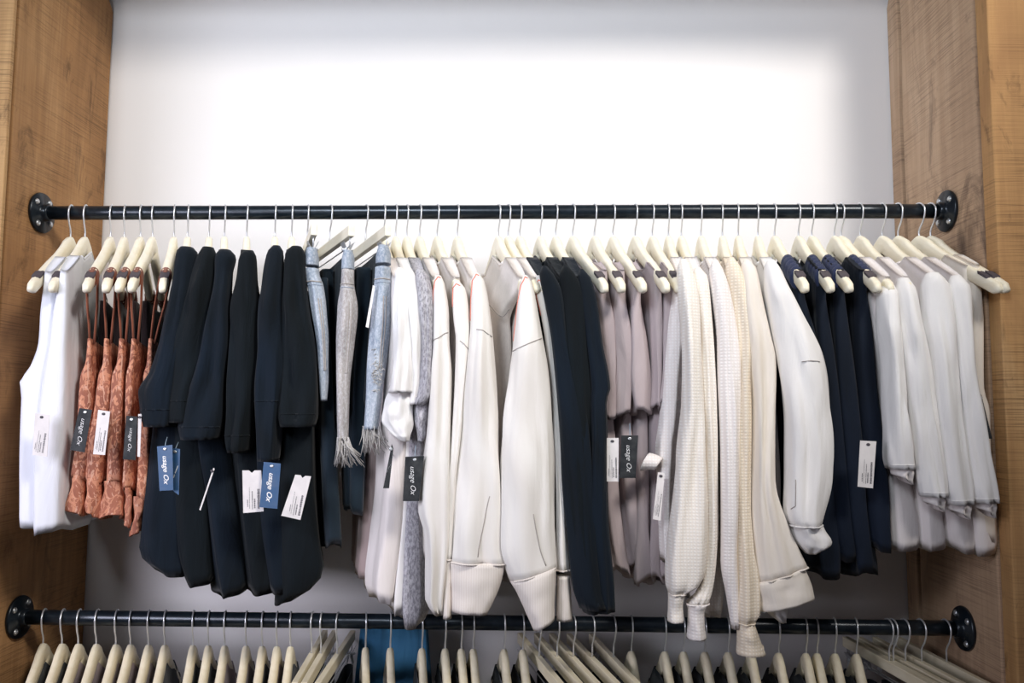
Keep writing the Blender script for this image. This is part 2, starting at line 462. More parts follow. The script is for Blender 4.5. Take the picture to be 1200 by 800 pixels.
def slab(hx, ang, near, zr=RZ, d=-.15, mode='shoulder', far=.19, wf=None, fold=.006, nf=3, seed=0, seg=72, lev=34, hemvar=.006, top_y=None, neck=.055, wtop=.0095, s_top=None, skew=0, reach=None):
    "garment body: a loop from its near edge (read from the photo at depth d) to its far edge along the hanger"
    rnd = random.Random(seed)
    pts = []
    for y, xl, xr in near:
        a, b_ = P(xl, y, d), P(xr, y, d); pts.append((-a.z, (a.x+b_.x)/2, (b_-a).length/2))
    nx, ny = sin(ang), -cos(ang)
    ztop_near = -pts[0][0]; zb = -pts[-1][0]
    I = interp(pts, 60)
    def at(z):
        q = (-z - I[0][0])/(I[-1][0]-I[0][0]); q = min(1, max(0, q))*59; k = min(58, int(q)); f = q-k
        return [I[k][c]*(1-f)+I[k+1][c]*f for c in (1, 2)]
    ph = [rnd.random()*6.28 for _ in range(6)]
    rings = []; us = []
    e = .45
    topz = (P(0, top_y, d).z if top_y else None)
    for L in range(lev+1):
        t = L/lev; t = t**1.15 if mode == 'shoulder' else t
        ring = []
        for j in range(seg):
            th = 2*PI*j/seg; c, sn = cos(th), sin(th)
            u = .5-.5*math.copysign(abs(c)**e, c); off = math.copysign(abs(sn)**e, sn)
            s = (u-.5)*2*far
            if mode == 'shoulder':
                zt = zr + arm_z(s) + (.0185 if reach else .0125)
                if abs(s) < neck:
                    zt -= (.045 if off < 0 else .03)*(1-(abs(s)/neck)**2)**.5*1.0
            else:
                zt = topz - .012*sin(PI*u)
            z = zt + (zb + hemvar*sin(th*3+ph[0])+skew*(u) - zt)*t
            cx, w = at(z)
            F = Vector((hx - nx*far, -ny*far, 0)); N = Vector((cx, d, 0))
            if reach:
                k_ = max(0, 1-t/.16); k_ = k_*k_*(3-2*k_); N = N.lerp(Vector((hx+nx*reach, ny*reach, 0)), k_)
            p = N.lerp(F, u); dirv = (F-N).normalized(); pr = Vector((dirv.y, -dirv.x, 0))
            ww = w + ((wf or max(.012, w*.8)) - w)*u
            g = min(1, t*5)
            if mode == 'shoulder': ww = wtop + (ww-wtop)*(g*g*(3-2*g))
            fo = fold*min(1, .15+t)*(sin(2*PI*nf*u+ph[1]+t*1.2)+.5*sin(2*PI*(nf*2+1)*u+ph[2]-t*1.5))*g
            fo += fold*1.1*min(1, .1+t)*g*(abs(noise.noise(Vector((u*7+seed*2.3, t*1.2, 3+.5*off))))*3-.6)
            fo += fold*1.2*min(1, .2+t)*g*noise.noise(Vector((u*9+seed*1.3, t*2.5, .5*off)))
            p = p + pr*(ww*off + fo)
            ring.append(Vector((p.x, p.y, z)))
            if L == 0: us.append(s)
        rings.append(ring)
    m = MB()
    last = rings[-1]; c = sum(last, Vector())/seg
    rings.append([Vector((c.x+(v.x-c.x)*.985, c.y+(v.y-c.y)*.985, v.z+.012)) for v in last])
    m.rings(rings, False, False)
    if mode == 'shoulder':
        fs = []
        for j in range(seg//2):
            a, b_ = j, j+1; a2, b2 = (seg-j) % seg, seg-j-1
            if abs(us[a]) > neck*.98 and abs(us[b_]) > neck*.98:
                q = (a, b_, b2 % seg, a2)
                fs.append(tuple(dict.fromkeys(q)))
        m.f += [f for f in fs if len(f) > 2]
    m.neckloop = [v for v, s in zip(rings[0], us) if abs(s) <= neck*1.05]
    m.ring0 = rings[0]; m.us = us; m.neckw = neck
    return m

def seam_on(mb, pts, r, off=.0006):
    "tube lying on the near face of a sleeve: pts = [(y, f)], f across -1..1"
    R = mb.R; out = []
    fine = []
    for (y0, f0), (y1, f1) in zip(pts, pts[1:]):
        fine += [(y0+(y1-y0)*k/5, f0+(f1-f0)*k/5) for k in range(5)]
    fine.append(pts[-1])
    ys = [q[0] for q in R]
    for y, f in fine:
        k = max(0, min(len(R)-2, sum(1 for q in ys if q <= y)-1)); t = min(1, max(0, (y-ys[k])/(ys[k+1]-ys[k])))
        seg = len(mb.rg[k]); th = 2*PI - math.acos(max(-1, min(1, f)))
        x = th/(2*PI)*seg; j = int(x); q = x-j
        def rp(rg): return rg[j % seg].lerp(rg[(j+1) % seg], q)
        p = rp(mb.rg[k]).lerp(rp(mb.rg[k+1]), t); c = (sum(mb.rg[k], Vector())/seg)
        n = (p-c); n.z = 0
        out.append(p + n.normalized()*off)
    m = MB(); m.tube(out, r, 6); return m

def text_mesh(body, size, mat, parent, name='lettering', bold=0):
    cu = bpy.data.curves.new(name, 'FONT'); cu.body = body; cu.size = size; cu.align_x = 'CENTER'; cu.align_y = 'CENTER'
    cu.extrude = .0001; cu.shear = .35; cu.offset = bold
    to = bpy.data.objects.new('tmp', cu); COL.objects.link(to)
    bpy.context.view_layer.update()
    me = bpy.data.meshes.new_from_object(to.evaluated_get(bpy.context.evaluated_depsgraph_get()))
    bpy.data.objects.remove(to); bpy.data.curves.remove(cu)
    me.materials.clear(); me.materials.append(M[mat]); me.name = name
    return me

def tag(par, corners, kind, d=-.235, string=None, notch=False):
    "hang tag; corners = TL, TR, BR, BL in the photo at depth d"
    c = [P(u, v, d + (dd[0] if dd else 0)) for (u, v, *dd) in corners]
    TL, TR, BR, BL = c
    ctr = sum(c, Vector())/4
    ex = ((TR-TL)+(BR-BL)).normalized(); ey = ((TL-BL)+(TR-BR)); ey = (ey - ex*ey.dot(ex)).normalized(); nrm = ex.cross(ey)
    if nrm.y > 0: nrm = -nrm
    W = ((TR-TL).length+(BR-BL).length)/2; H = ((TL-BL).length+(TR-BR).length)/2
    poly = [BL, BR, TR] + ([TR.lerp(TL, .35), TR.lerp(TL, .5) + (BL-TL)*.06, TR.lerp(TL, .65)] if notch else []) + [TL]
    m = MB(); m.prism(poly, -nrm*.0007)
    t = m.build('price_tag', {'b': 'tag_black', 'u': 'tag_blue', 'w': 'tag_white'}[kind], par, smooth=False)
    t['label'] = {'b': 'black card tag with white script', 'u': 'blue card tag with white script', 'w': 'white card tag with small dark print'}[kind]
    off = parent_loc(t)
    hole = TR.lerp(TL, .5) - ey*H*.075 + nrm*.0003
    if not notch:
        m = MB(); rs = []
        for q, hh in ((.0034, 0), (.0034, .0006), (.0016, .0006)):
            rs.append([hole + ex*q*cos(2*PI*k/14) + ey*q*sin(2*PI*k/14)*.75 + nrm*hh for k in range(14)])
        m.rings(rs); m.build('eyelet', 'eyelet' if kind != 'w' else 'ink_dark', t)
    if string:
        s = P(*string, d+.02)
        m = MB(); m.tube([hole+nrm*.0006, hole.lerp(s, .5)+nrm*.002, s], .0007, 6); m.build('tag_string', 'string', t)
    if W < .008: return t
    down = -ey
    if kind in 'bu':
        me = text_mesh('usage Ox', min(H*.165, W*.5), 'ink_white', t, bold=.0002 if kind == 'u' else -.00012)
        for v in me.vertices:
            x, y, z = v.co
            p = ctr + down*(x*1.0 + H*.03) + ex*(y*min(1, W/.028)) + nrm*(.0004+z)
            v.co = p - off
        o = bpy.data.objects.new('lettering', me); COL.objects.link(o); o.parent = t
    else:
        rnd = random.Random(int(TL.x*1e4)); m = MB()
        for col, th, a, bb in ((.30, .13, -.05, .42), (-.02, .05, .0, .42), (.10, .08, .18, .40), (-.16, .025, -.1, .40), (-.26, .05, .2, .36)):
            q = a
            while q < bb:
                st = rnd.uniform(.012, .03)
                wv = th*rnd.uniform(.6, 1)
                o0 = ctr + ex*W*(col-wv/2) + down*H*q + nrm*.0003
                m.prism([o0, o0+ex*W*wv, o0+ex*W*wv+down*H*st*.6, o0+down*H*st*.6], nrm*.0002)
                q += st
        m.build('lettering', 'ink_dark', t, smooth=False)
    return t

def neckband(sl, par, mat, r=.0035):
    L = sl.ring0; us = sl.us; n = len(L)
    loops = []
    for half in (range(0, n//2+1), range(n//2, n)):
        pts = [L[j % n] for j in half if abs(us[j % n]) <= sl.neckw*1.05]
        if len(pts) > 2: loops.append(pts)
    m = MB()
    for pts in loops: m.tube(pts, r, 8)
    if m.v: m.build('neckband', mat, par)

HANG = 'pale wooden hangers on the upper rail'
def garment(name, cat, label, hu, tu, mat, S=None, cuff=None, cuffmat=None, B=None, body_mat=None, hem=640, ry=.022, fold=.05,
            bd=-.14, d=-.197, far_sleeve=True, hl=None, group=None, seams=(), piping=None, bfold=.004, nf=3, neck=True, wdef=9, cufffl=0, extra=None, neckw=.095):
    x, a = put_hanger(HP, hu, tu, RZ, hl or ('pale hanger of the ' + label), HANG)
    seed = int(hu*10)
    r = thing(name, label, cat, (x, 0, RZ-.1), group)
    # body
    tipw = Vector((x+.17*sin(a), -.17*cos(a), RZ-.2))
    tu0 = proj(Vector((x+abs(bd)*sin(a), bd, RZ-.19)))[0]
    base = [(325, tu0-wdef, tu0+wdef)]
    if B is None: B = [(hem*.5+160, tu0-wdef, tu0+wdef), (hem, tu0-wdef, tu0+wdef)]
    if B[0][0] > 380: rows = base + [(360, tu0-wdef, tu0+wdef)]*(B[0][0] > 400) + B
    else: rows = B
    sl = slab(x, a, rows, d=bd, seed=seed, fold=bfold, nf=nf, far=.19, reach=.19, wtop=.0112, neck=neckw)
    sl.build('body', body_mat or mat, r, solid=.0012)
    if neck: neckband(sl, r, body_mat or mat)
    mb = None
    if S:
        rs = [s for s in S]
        def ym(q): return q[0] if len(q) == 3 else (q[1]+q[3])/2
        if cuff:
            up = [s for s in rs if ym(s) <= cuff]; lo = [s for s in rs if ym(s) >= cuff]
        else: up, lo = rs, None
        shift = Vector((-2*.185*sin(a), 2*.185*cos(a), 0))
        mb = sleeve(up, d, ry, fold, seed=seed, hem=not lo); mb.build('sleeve', mat, r)
        if lo:
            l2 = [tuple(q) for q in lo]
            cb = sleeve(l2, d, ry, cufffl, n=14, seed=seed, cap0=True, taper=False, wr=.12); co = cb.build('cuff', cuffmat or mat, r)
        if far_sleeve:
            z0 = sleeve(up, d, ry*.8, fold, seed=seed+1, hem=not lo, shift=shift, n=26); z0.build('sleeve', mat, r)
            if lo: sleeve(l2, d, ry*.75, 0, n=8, seed=seed, shift=shift).build('cuff', cuffmat or mat, r)
        for sm in seams: seam_on(mb, sm, .0009).build('seam', 'seam', r)
        if cuff and lo:
            q = lo[0]; s0 = [(ym(q), -.97+1.94*k/10) for k in range(11)]
            seam_on(mb, s0, .0016, .0014).build('seam', cuffmat or mat, r)
        if piping: seam_on(mb, piping, .0012, .0004).build('piping', 'coral', r)['label'] = 'coral shoulder piping'
    return r, x, a, mb

# ---- white tank tops, far left
def tank(label, hu, tu, mat, rows, d=-.165, name='tank_top', cat='tank top', fold=.004, nf=3, far=.16, hemvar=.006, group=None, neck=.075, hl=None):
    x, a = put_hanger(HP, hu, tu, RZ, hl or ('pale hanger of the ' + label), HANG)
    r = thing(name, label, cat, (x, 0, RZ-.1), group)
    sl = slab(x, a, rows, d=d, seed=int(hu*7), fold=fold, nf=nf, far=far, hemvar=hemvar, neck=neck)
    sl.build('body', mat, r, solid=.0012)
    neckband(sl, r, mat, .0022)
    return r, x, a

tank('bright white tank top at the far left end of the rail', 84, 35, 'white_daylit',
     [(330, 45, 66), (360, 44, 66), (400, 42, 66), (430, 31, 64), (449, 17, 60), (462, 20, 58), (500, 18, 56), (560, 15, 52), (615, 12, 48)], fold=.003)
r, x, a = tank('white tank top with a white price tag, second from the left end', 101, 60, 'white_daylit',
     [(335, 63, 84), (360, 60, 82), (400, 55, 80), (440, 48, 80), (500, 40, 79), (560, 36, 77), (624, 33, 74)], d=-.18, fold=.003)
tag(r, [(41, 484), (58, 486), (55, 535), (38, 533)], 'w', -.215)

# ---- rust camisoles
def cami(label, hu, tu, mat, t1, t2, wrapmat, d=-.15, top=440, name='camisole', wrap=(.140, .166), strap_r=.0018, tiers=True, nf=3, fold=.004, group=None, sx=(.0, .0)):
    x, a = put_hanger(HP, hu, tu, RZ, 'bare-tipped hanger of the ' + label, HANG)
    r = thing(name, label, 'camisole' if name == 'camisole' else 'tank top', (x, 0, RZ-.1), group)
    up = slab(x, a, t1, d=d, mode='flat', top_y=top, far=.14, fold=fold, nf=nf, seed=int(hu))
    up.build('body', mat, r, solid=.001)
    if t2:
        lo = slab(x, a, t2, d=d, mode='flat', top_y=t2[0][0], far=.15, fold=fold*1.3, nf=nf+2, seed=int(hu)+1)
        lo.build('ruffle', mat, r, solid=.001)
    nx, ny = sin(a), -cos(a)
    zt = P(0, top, d).z
    aN = P(t1[0][1], top, d); bN = P(t1[0][2], top, d); cN = (aN+bN)/2
    for sg in (1, -1):
        m = MB(); rs = []
        for k in range(7):
            s = wrap[0]+(wrap[1]-wrap[0])*k/6; q = 1 + .12*(k % 2) - (.1 if k in (0, 6) else 0)
            c = Vector((x+sg*nx*s, sg*ny*s, RZ+arm_z(s)))
            pr = Vector((cos(a), sin(a), 0))
            rs.append([c + pr*.0105*q*cos(2*PI*j/14) + Vector((0, 0, 1))*.0155*q*sin(2*PI*j/14) for j in range(14)])
        m.rings(rs)
        s = (wrap[0]+wrap[1])/2
        top0 = Vector((x+sg*nx*s, sg*ny*s, RZ+arm_z(s)))
        for q in (-1, 1):
            st = top0 + Vector((cos(a), sin(a), 0))*.010*q
            if sg > 0: en = (aN if q < 0 else bN)*1 + Vector((0, .012, 0))
            else:
                en = Vector((x-nx*.14, -ny*.14, zt)) + Vector((cos(a), sin(a), 0))*.010*q
            mid = st.lerp(en, .5) + Vector((.002*q, 0, 0))
            m.tube([st, st.lerp(mid, .6), mid, mid.lerp(en, .5), en - Vector((0, 0, .01))], strap_r, 6, flat=2.2)
        m.build('strap', wrapmat, r)
    tu = proj(Vector((x, -.02, RZ-.2)))[0]
    slab(x, a, [(352, tu-4, tu+4), (400, tu-5, tu+5), (470, tu-6, tu+6)], d=-.05, mode='flat', top_y=352, far=.15, fold=.003, seed=int(hu)).build('shade_panel', 'rust_shade', r, solid=.001)  # dark panel added for the shade between the straps
    return r, x, a

cm = [
 ('rust printed camisole nearest the white tanks, with a black tag', 131, 100, [(440, 93, 110), (475, 90, 110), (520, 86, 106), (562, 80, 98)], [(556, 82, 97), (580, 80, 97), (602, 78, 95)]),
 ('rust printed camisole with an off-white tag', 147, 123, [(440, 112, 130), (475, 107, 128), (520, 100, 122), (565, 95, 118)], [(560, 99, 118), (580, 98, 118), (604, 97, 116)]),
 ('rust printed camisole with no tag between two tagged ones', 166, 138, [(440, 131, 146), (475, 129, 146), (520, 125, 145), (568, 120, 144)], [(562, 119, 143), (585, 117, 142), (607, 116, 141)]),
 ('narrow rust printed camisole under the second black tag', 180, 153, [(440, 148, 158), (475, 147, 157), (520, 146, 156), (576, 144, 154)], [(570, 144, 153), (590, 142, 152), (615, 140, 151)]),
 ('rust printed camisole touching the black sweaters', 205, 190, [(440, 166, 180), (500, 163, 179), (540, 160, 177), (585, 155, 173)], [(580, 154, 172), (600, 152, 170), (626, 149, 168)]),
]
cr = []
for L, h, t, A, Bq in cm:
    c_ = (A[0][1]+A[0][2])/2 + 3
    A = [(396, c_-2.5, c_+2.5), (425, c_-5, c_+4)] + A
    cr.append(cami(L, h, t, 'rust', A, Bq, 'rust_plain', top=396))
tag(cr[0][0], [(93, 478), (108, 480), (99, 530), (82, 527)], 'b', -.20)
tag(cr[1][0], [(115, 480), (129, 482), (123, 533), (109, 532)], 'w', -.20)
t_ = tag(cr[3][0], [(148, 487), (161, 488), (159, 539), (144, 538)], 'b', -.20)
tag(cr[4][0], [(162, 485), (166, 485), (164, 535), (161, 535)], 'w', -.20)

# ---- black sweaters
bl = [
 ('black knit sweater whose sleeve bulges out beside the rust camisoles', 221, [(290, 212, 226), (297, 208, 231), (330, 206, 227), (374, 197, 224), (434, 179, 215), (461, 163, 212), (480, 163, 210), (500, 168, 205)],
  [(450, 182, 230), (560, 173, 225), (629, 166, 220), (648, 163, 220), (672, 185, 224)]),
 ('black knit sweater, second of the six, with two blue tags', 246, [(290, 238, 250), (303, 231, 254), (352, 216, 252), (396, 205, 247), (440, 196, 240), (470, 193, 234), (495, 197, 228)],
  [(480, 200, 252), (600, 205, 252), (660, 213, 254), (684, 222, 256)]),
 ('black knit sweater, third of the six, with a tag seen edge-on', 264, [(293, 258, 270), (301, 253, 276), (320, 252, 272), (358, 247, 271), (400, 239, 270), (440, 230, 265), (480, 214, 262), (500, 209, 260), (515, 212, 255)],
  [(500, 225, 268), (600, 240, 280), (697, 255, 291)]),
 ('black knit sweater, fourth of the six, with a grey-white tag', 290, [(294, 287, 297), (302, 281, 300), (330, 278, 300), (363, 272, 303), (400, 271, 303), (450, 268, 300), (510, 265, 295), (530, 268, 290)],
  [(450, 270, 310), (600, 280, 318), (694, 292, 329)]),
 ('black knit sweater, fifth of the six, with one dark blue tag', 323, [(288, 320, 328), (296, 314, 332), (340, 307, 333), (358, 304, 334), (400, 302, 335), (470, 300, 332), (540, 303, 325)],
  [(500, 300, 335), (600, 305, 340), (692, 318, 346)]),
 ('black knit sweater next to the washed jeans, with a tilted white tag', 342.5, [(289, 342, 353), (297, 335, 357), (320, 334, 358), (360, 332, 362), (400, 331, 368), (440, 329, 372), (485, 327, 372), (500, 330, 368)],
  [(480, 331, 372), (600, 330, 376), (640, 330, 380), (672, 329, 385), (692, 328, 368), (708, 327, 336)]),
]
tips = [214, 242, 264, 290, 322, 345]
br = []
for i, (L, h, S, B_) in enumerate(bl):
    r = garment('knit_sweater', 'sweater', L, h, tips[i], 'black' if i % 2 else 'navy', S=S, B=B_, ry=.03, bfold=.004, bd=-.16, d=-.185, group='black knit sweaters on the upper rail', fold=.06, neckw=.035)
    br.append(r)
    lastS = S[-2]
    seam_on(r[3], [(lastS[0], -.97+1.94*k/10) for k in range(11)], .0016, -.0006).build('hem_band', 'navy' if not i % 2 else 'black', r[0])
tag(br[1][0], [(184, 523), (202, 521), (203, 574), (187, 575)], 'u', -.245, (196, 512))
tag(br[1][0], [(202.5, 525), (211, 526), (209.5, 580), (203, 575)], 'u', -.235, (209, 518))
tag(br[2][0], [(250, 548), (251.5, 549), (235, 598), (233.5, 597)], 'w', -.235)
tag(br[3][0], [(284, 551), (306, 551), (309, 599), (285, 601)], 'w', -.235, notch=True)
tag(br[4][0], [(309, 541), (329, 543), (325, 596), (304, 594)], 'u', -.245)
tag(br[5][0], [(346, 556), (364.5, 558), (352, 609), (329.5, 604)], 'w', -.235, notch=True)

# ---- jeans on clip hangers
def jeans(label, hu, tu, mat, rows, fray=True, d=-.165, bodyrows=None, bodymat='denim_dark', hanger=True, ang=None, label_strip=False, seed=0, waist_y=None, far=.13):
    if hanger:
        x, a = put_hanger(CP, hu, tu, RZ, 'clip hanger of the ' + label, 'clip hangers on the upper rail')
    else: x = rail_x(hu, RZ); a = ang
    r = thing('jeans', label, 'jeans', (x, 0, RZ-.1), 'jeans on the upper rail')
    y0 = rows[0][0]
    up = [q for q in rows if q[0] <= y0+42]
    wy = y0+24
    wr = interp(rows, 60); wb = [q for q in wr if q[0] <= wy]; lg = [q for q in wr if q[0] >= wy-2]
    sleeve(wb, d, .021, .02, n=14, seed=seed, wr=.08, taper=False).build('waistband', 'denim' if mat != 'denim_dark' else mat, r)
    mb = sleeve(lg, d, .020, .05, n=50, seed=seed, wr=.25, taper=False); mb.build('leg', mat, r)
    if mat != 'denim_dark':
        seam_on(mb, [(y0+40, -.95+1.9*k/8) for k in range(9)], .0014, 0).build('seam', 'seam', r)
        seam_on(mb, [(y0+44, -.95+1.9*k/8) for k in range(9)], .0010, 0).build('seam', 'denim', r)
        yy = [y0+60+k*12 for k in range(8)]
        seam_on(mb, [(y, .35+.02*k) for k, y in enumerate(yy)], .0012, 0).build('pocket_seam', 'seam', r)
        seam_on(mb, [(y, .62+.01*k) for k, y in enumerate(yy)], .0012, 0).build('pocket_seam', 'seam', r)
    br_ = bodyrows or [(y0+6, rows[0][1], rows[0][2]), (rows[-1][0]-30, rows[-1][1], rows[-1][2])]
    sl = slab(x, a, br_, d=d+.03, mode='flat', top_y=br_[0][0], far=far, fold=.003, seed=seed)
    sl.build('seat', bodymat, r, solid=.0012)
    if fray:
        m = MB(); rnd = random.Random(seed); yb_, xl, xr = rows[-1]
        for k in range(70):
            u = rnd.uniform(xl-1, xr+1); dd = d + rnd.uniform(-.018, .018); ln = rnd.uniform(10, 32)
            sw = rnd.uniform(-5, 10) if seed % 2 else rnd.uniform(-6, 20)
            p0 = P(u, yb_-4, dd); p1 = P(u+sw*.35, yb_+ln*.5, dd-.004); p2 = P(u+sw, yb_+ln, dd)
            m.tube([p0, p1, p2], .0006, 4)
        m.build('frayed_hem', 'fray', r)
    if label_strip:
        m = MB(); q = [P(u, v, d-.03) for u, v in ((437, 334), (439, 335), (431.5, 384), (428.5, 383))]
        m.prism(q, (0, .001, 0)); m.build('size_sticker', 'tag_white', r, smooth=False)
    return r, x, a

jeans('washed blue jeans squeezed against the black sweaters', 361, 368, 'denim', [(291, 360, 371), (300, 358, 373), (320, 358, 374), (335, 361, 379), (357, 364, 382), (400, 371, 385), (440, 374, 385), (470, 376, 383)], fray=False, seed=3,
      bodyrows=[(325, 374, 386), (500, 380, 396), (600, 384, 402), (640, 386, 404)])
jB = jeans('grey washed jeans with a long frayed hem', 387, 412, 'denim_grey', [(294, 403, 413), (303, 401, 415), (330, 400, 415), (360, 395, 419), (400, 394, 415), (450, 395, 410), (516, 396, 408)], seed=4)
jC = jeans('light blue ripped jeans with a frayed hem beside the white tees', 429, 455, 'denim', [(288, 444, 455), (300, 441, 458), (332, 439, 458), (365, 436, 458), (420, 431, 453), (462, 429, 448), (503, 426, 444)], seed=6)
m = MB()
rnd = random.Random(5)
for k in range(60):
    u, v = rnd.gauss(441, 3), rnd.gauss(437, 9); p = P(u, v, -.1875-.001)
    m.tube([p, p+Vector((rnd.uniform(-.004, .004), -.0025, rnd.uniform(-.003, .003))), p+Vector((rnd.uniform(-.006, .006), .001, rnd.uniform(-.006, .006)))], .0006, 4)
m.build('rip', 'fray', jC[0])
def cloth_rear(name, cat, label, hu, ang, mat, rows, d, far, band=None):
    x = rail_x(hu, RZ); r = thing(name, label, cat, (x, 0, RZ-.1))
    slab(x, ang, rows, d=d, mode='flat', top_y=rows[0][0], far=far, fold=.004, seed=int(hu)).build('leg', mat, r, solid=.0012)
    wb = slab(x, ang, [(rows[0][0]-3, rows[0][1]-.5, rows[0][2]+.5), (rows[0][0]+10, rows[0][1]-.5, rows[0][2]+.5)], d=d, mode='flat', top_y=rows[0][0]-3, far=far+.001, fold=0, lev=4, hemvar=0, seed=1)
    wb.build('waistband', band or mat, r, solid=.0012)
cloth_rear('trousers', 'trousers', 'dark denim trousers hanging between the first two washed jeans', 387, jB[2], 'denim_dark', [(318, 376, 393), (400, 378, 396), (520, 382, 398), (640, 384, 404)], -.10, .12)
cloth_rear('trousers', 'trousers', 'dark denim trousers with a pale sticker, between the grey and light blue jeans', 429, jC[2], 'denim_dark', [(316, 416, 438), (340, 415, 438), (400, 412, 434), (520, 408, 430), (600, 408, 428)], -.12, .10)
m = MB(); q = [P(u, v, -.19) for u, v in ((437, 334), (439.5, 335), (432, 384), (428.5, 383))]
m.prism(q, (0, .0006, 0))
jd = [o for o in bpy.data.objects if o.get('label', '').startswith('dark denim trousers with a pale')][0]
m.build('size_sticker', 'tag_white', jd, smooth=False)
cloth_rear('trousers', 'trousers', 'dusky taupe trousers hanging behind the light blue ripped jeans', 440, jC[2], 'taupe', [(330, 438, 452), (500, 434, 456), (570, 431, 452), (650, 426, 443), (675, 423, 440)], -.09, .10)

# ---- tees and sweatshirts
r, *_ = garment('t_shirt', 't-shirt', 'white tee with a draped lower sleeve beside the light blue jeans', 450, 468, 'white',
        S=[(314, 466, 472), (322, 463, 477), (350, 462, 483), (425, 460, 485), (450, 457, 485), (460, 455, 485)], B=[(480, 450, 480), (492, 447, 482), (520, 452, 480), (572, 450, 476), (635, 442, 472), (690, 435, 462), (706, 440, 456)], bd=-.16, ry=.026, body_mat='white_warmlit', far_sleeve=False)
sleeve([(452, 458, 483), (470, 452, 484), (492, 447, 483), (503, 455, 482), (517, 470, 479)], -.185, .022, .16, seed=9).build('sleeve_lining', 'white', r)
tag(r, [(459, 520), (461, 525), (456, 572), (449, 572)], 'b', -.23)
garment('t_shirt', 't-shirt', 'white tee just left of the grey marl tee', 464, 480, 'white',
        S=[(314, 476, 482), (325, 474, 488), (355, 477, 495), (400, 481, 496), (440, 482, 495), (474, 480, 489)], B=[(480, 468, 488), (600, 466, 482), (690, 461, 474), (718, 460, 471)], bd=-.15, far_sleeve=False, body_mat='white')
r, *_ = garment('t_shirt', 't-shirt', 'grey marl tee with a large black tag', 477, 495, 'grey',
        S=[(316, 488, 497), (325, 487, 503), (350, 490, 508), (390, 494, 509), (440, 492, 509), (462, 488, 508), (474, 484, 497)], B=[(480, 484, 502), (520, 480, 502), (588, 477, 500), (640, 475, 503), (715, 471, 506), (733, 474, 496)], bd=-.15, far_sleeve=False)
sleeve([(466, 488, 505), (480, 485, 503), (495, 486, 501), (508, 489, 500), (517, 490, 497)], -.175, .018, .18, seed=12).build('sleeve_lining', 'grey', r)
tag(r, [(475, 535), (497, 534), (491, 587), (472, 587)], 'b', -.225, (487, 522))

garment('sweatshirt', 'sweatshirt', 'white sweatshirt with a wide straight sleeve beside the grey tee', 492, 513, 'cream',
        S=[(323, 510, 517), (332, 508, 521), (370, 508, 526), (400, 508, 526), (437, 505, 528), (500, 501, 528), (560, 493, 527), (597, 490, 527), (625, 497, 526), (660, 499, 524), (700, 499, 520), (720, 509, 519)],
        hem=650, piping=[(326, .6), (325, .0), (330, -.6), (342, -.92), (362, -.97)], seams=([(400, -.9), (397, -.2), (392, .5), (390, .9)],), body_mat='cream_shaded')
garment('sweatshirt', 'sweatshirt', 'narrow-seeming cream sweatshirt, second from the grey tee', 512.5, 537, 'cream',
        S=[(330, 532, 539), (340, 530, 546), (370, 531, 550), (400, 534, 551), (450, 533, 547), (500, 530, 542), (560, 526, 535), (620, 524, 531), (655, 522, 530), (724, 519, 529)], cuff=655, cuffmat='cream_cuff',
        B=[(345, 528, 545), (400, 526, 548), (500, 522, 545), (600, 520, 540), (660, 518, 535)], bd=-.155, piping=[(336, .4), (333, -.2), (338, -.8), (360, -.96)], ry=.018, body_mat='cream_shaded', seams=([(400, -.3), (404, .3), (410, .9)],))
garment('sweatshirt', 'sweatshirt', 'cream sweatshirt with a broad marled lower sleeve, left of the gap', 536, 558, 'cream',
        S=[(320, 555, 561), (330, 552, 568), (375, 552, 575), (437, 545, 580), (500, 539, 585), (575, 532, 588), (640, 528, 588), (528, 657, 592, 660), (528, 690, 584, 693), (529, 714, 571, 719)], cuff=658.5, cuffmat='cream_cuff', hem=640,
        piping=[(324, .5), (322, .0), (330, -.75), (350, -.95), (376, -.98)], seams=([(387, -.35), (389, .3), (395, .95)], [(580, .55), (610, .35), (650, .08)]), ry=.028, body_mat='cream_shaded')
S7 = garment('sweatshirt', 'sweatshirt', 'cream sweatshirt with the crew neck showing and a kicked-out cuff', 584, 615, 'cream',
        S=[(323, 613, 618), (333, 609, 624), (387, 603, 634), (440, 597, 642), (500, 589, 648), (585, 586, 652), (640, 583, 652), (598, 681, 652, 664), (606, 695, 651, 680), (625, 738, 650, 725)], cuff=672.5, cuffmat='cream_cuff',
        B=[(335, 574, 600), (400, 577, 603), (500, 586, 606), (600, 592, 620), (660, 600, 625)], bd=-.11, piping=[(327, .5), (325, -.1), (335, -.75), (360, -.95), (400, -.985)], seams=([(412, -.9), (407, -.3), (402, .3), (397, .9)], [(600, .2), (630, .4), (664, .62)]), ry=.03, body_mat='cream_shaded')
garment('sweatshirt', 'sweatshirt', 'cream sweatshirt with a slim sleeve hanging against the navy tops', 595.5, 630, 'cream',
        S=[(323, 628, 634), (335, 626, 641), (370, 634, 646), (400, 639, 650), (460, 645, 654), (520, 648, 658), (585, 651, 662), (667, 652, 668), (674, 653, 668), (726, 652, 671)], cuff=672, cuffmat='cream_cuff',
        hem=670, d=-.175, piping=[(331, .3), (329, -.3), (338, -.85), (370, -.95)], ry=.018, body_mat='cream_shaded')
m = MB(); m.tube([P(573+26*k/10, 357+14*sin(PI*(k/10)**1.3), -.132) for k in range(11)], .0009, 6); m.build('seam', 'seam', S7[0])

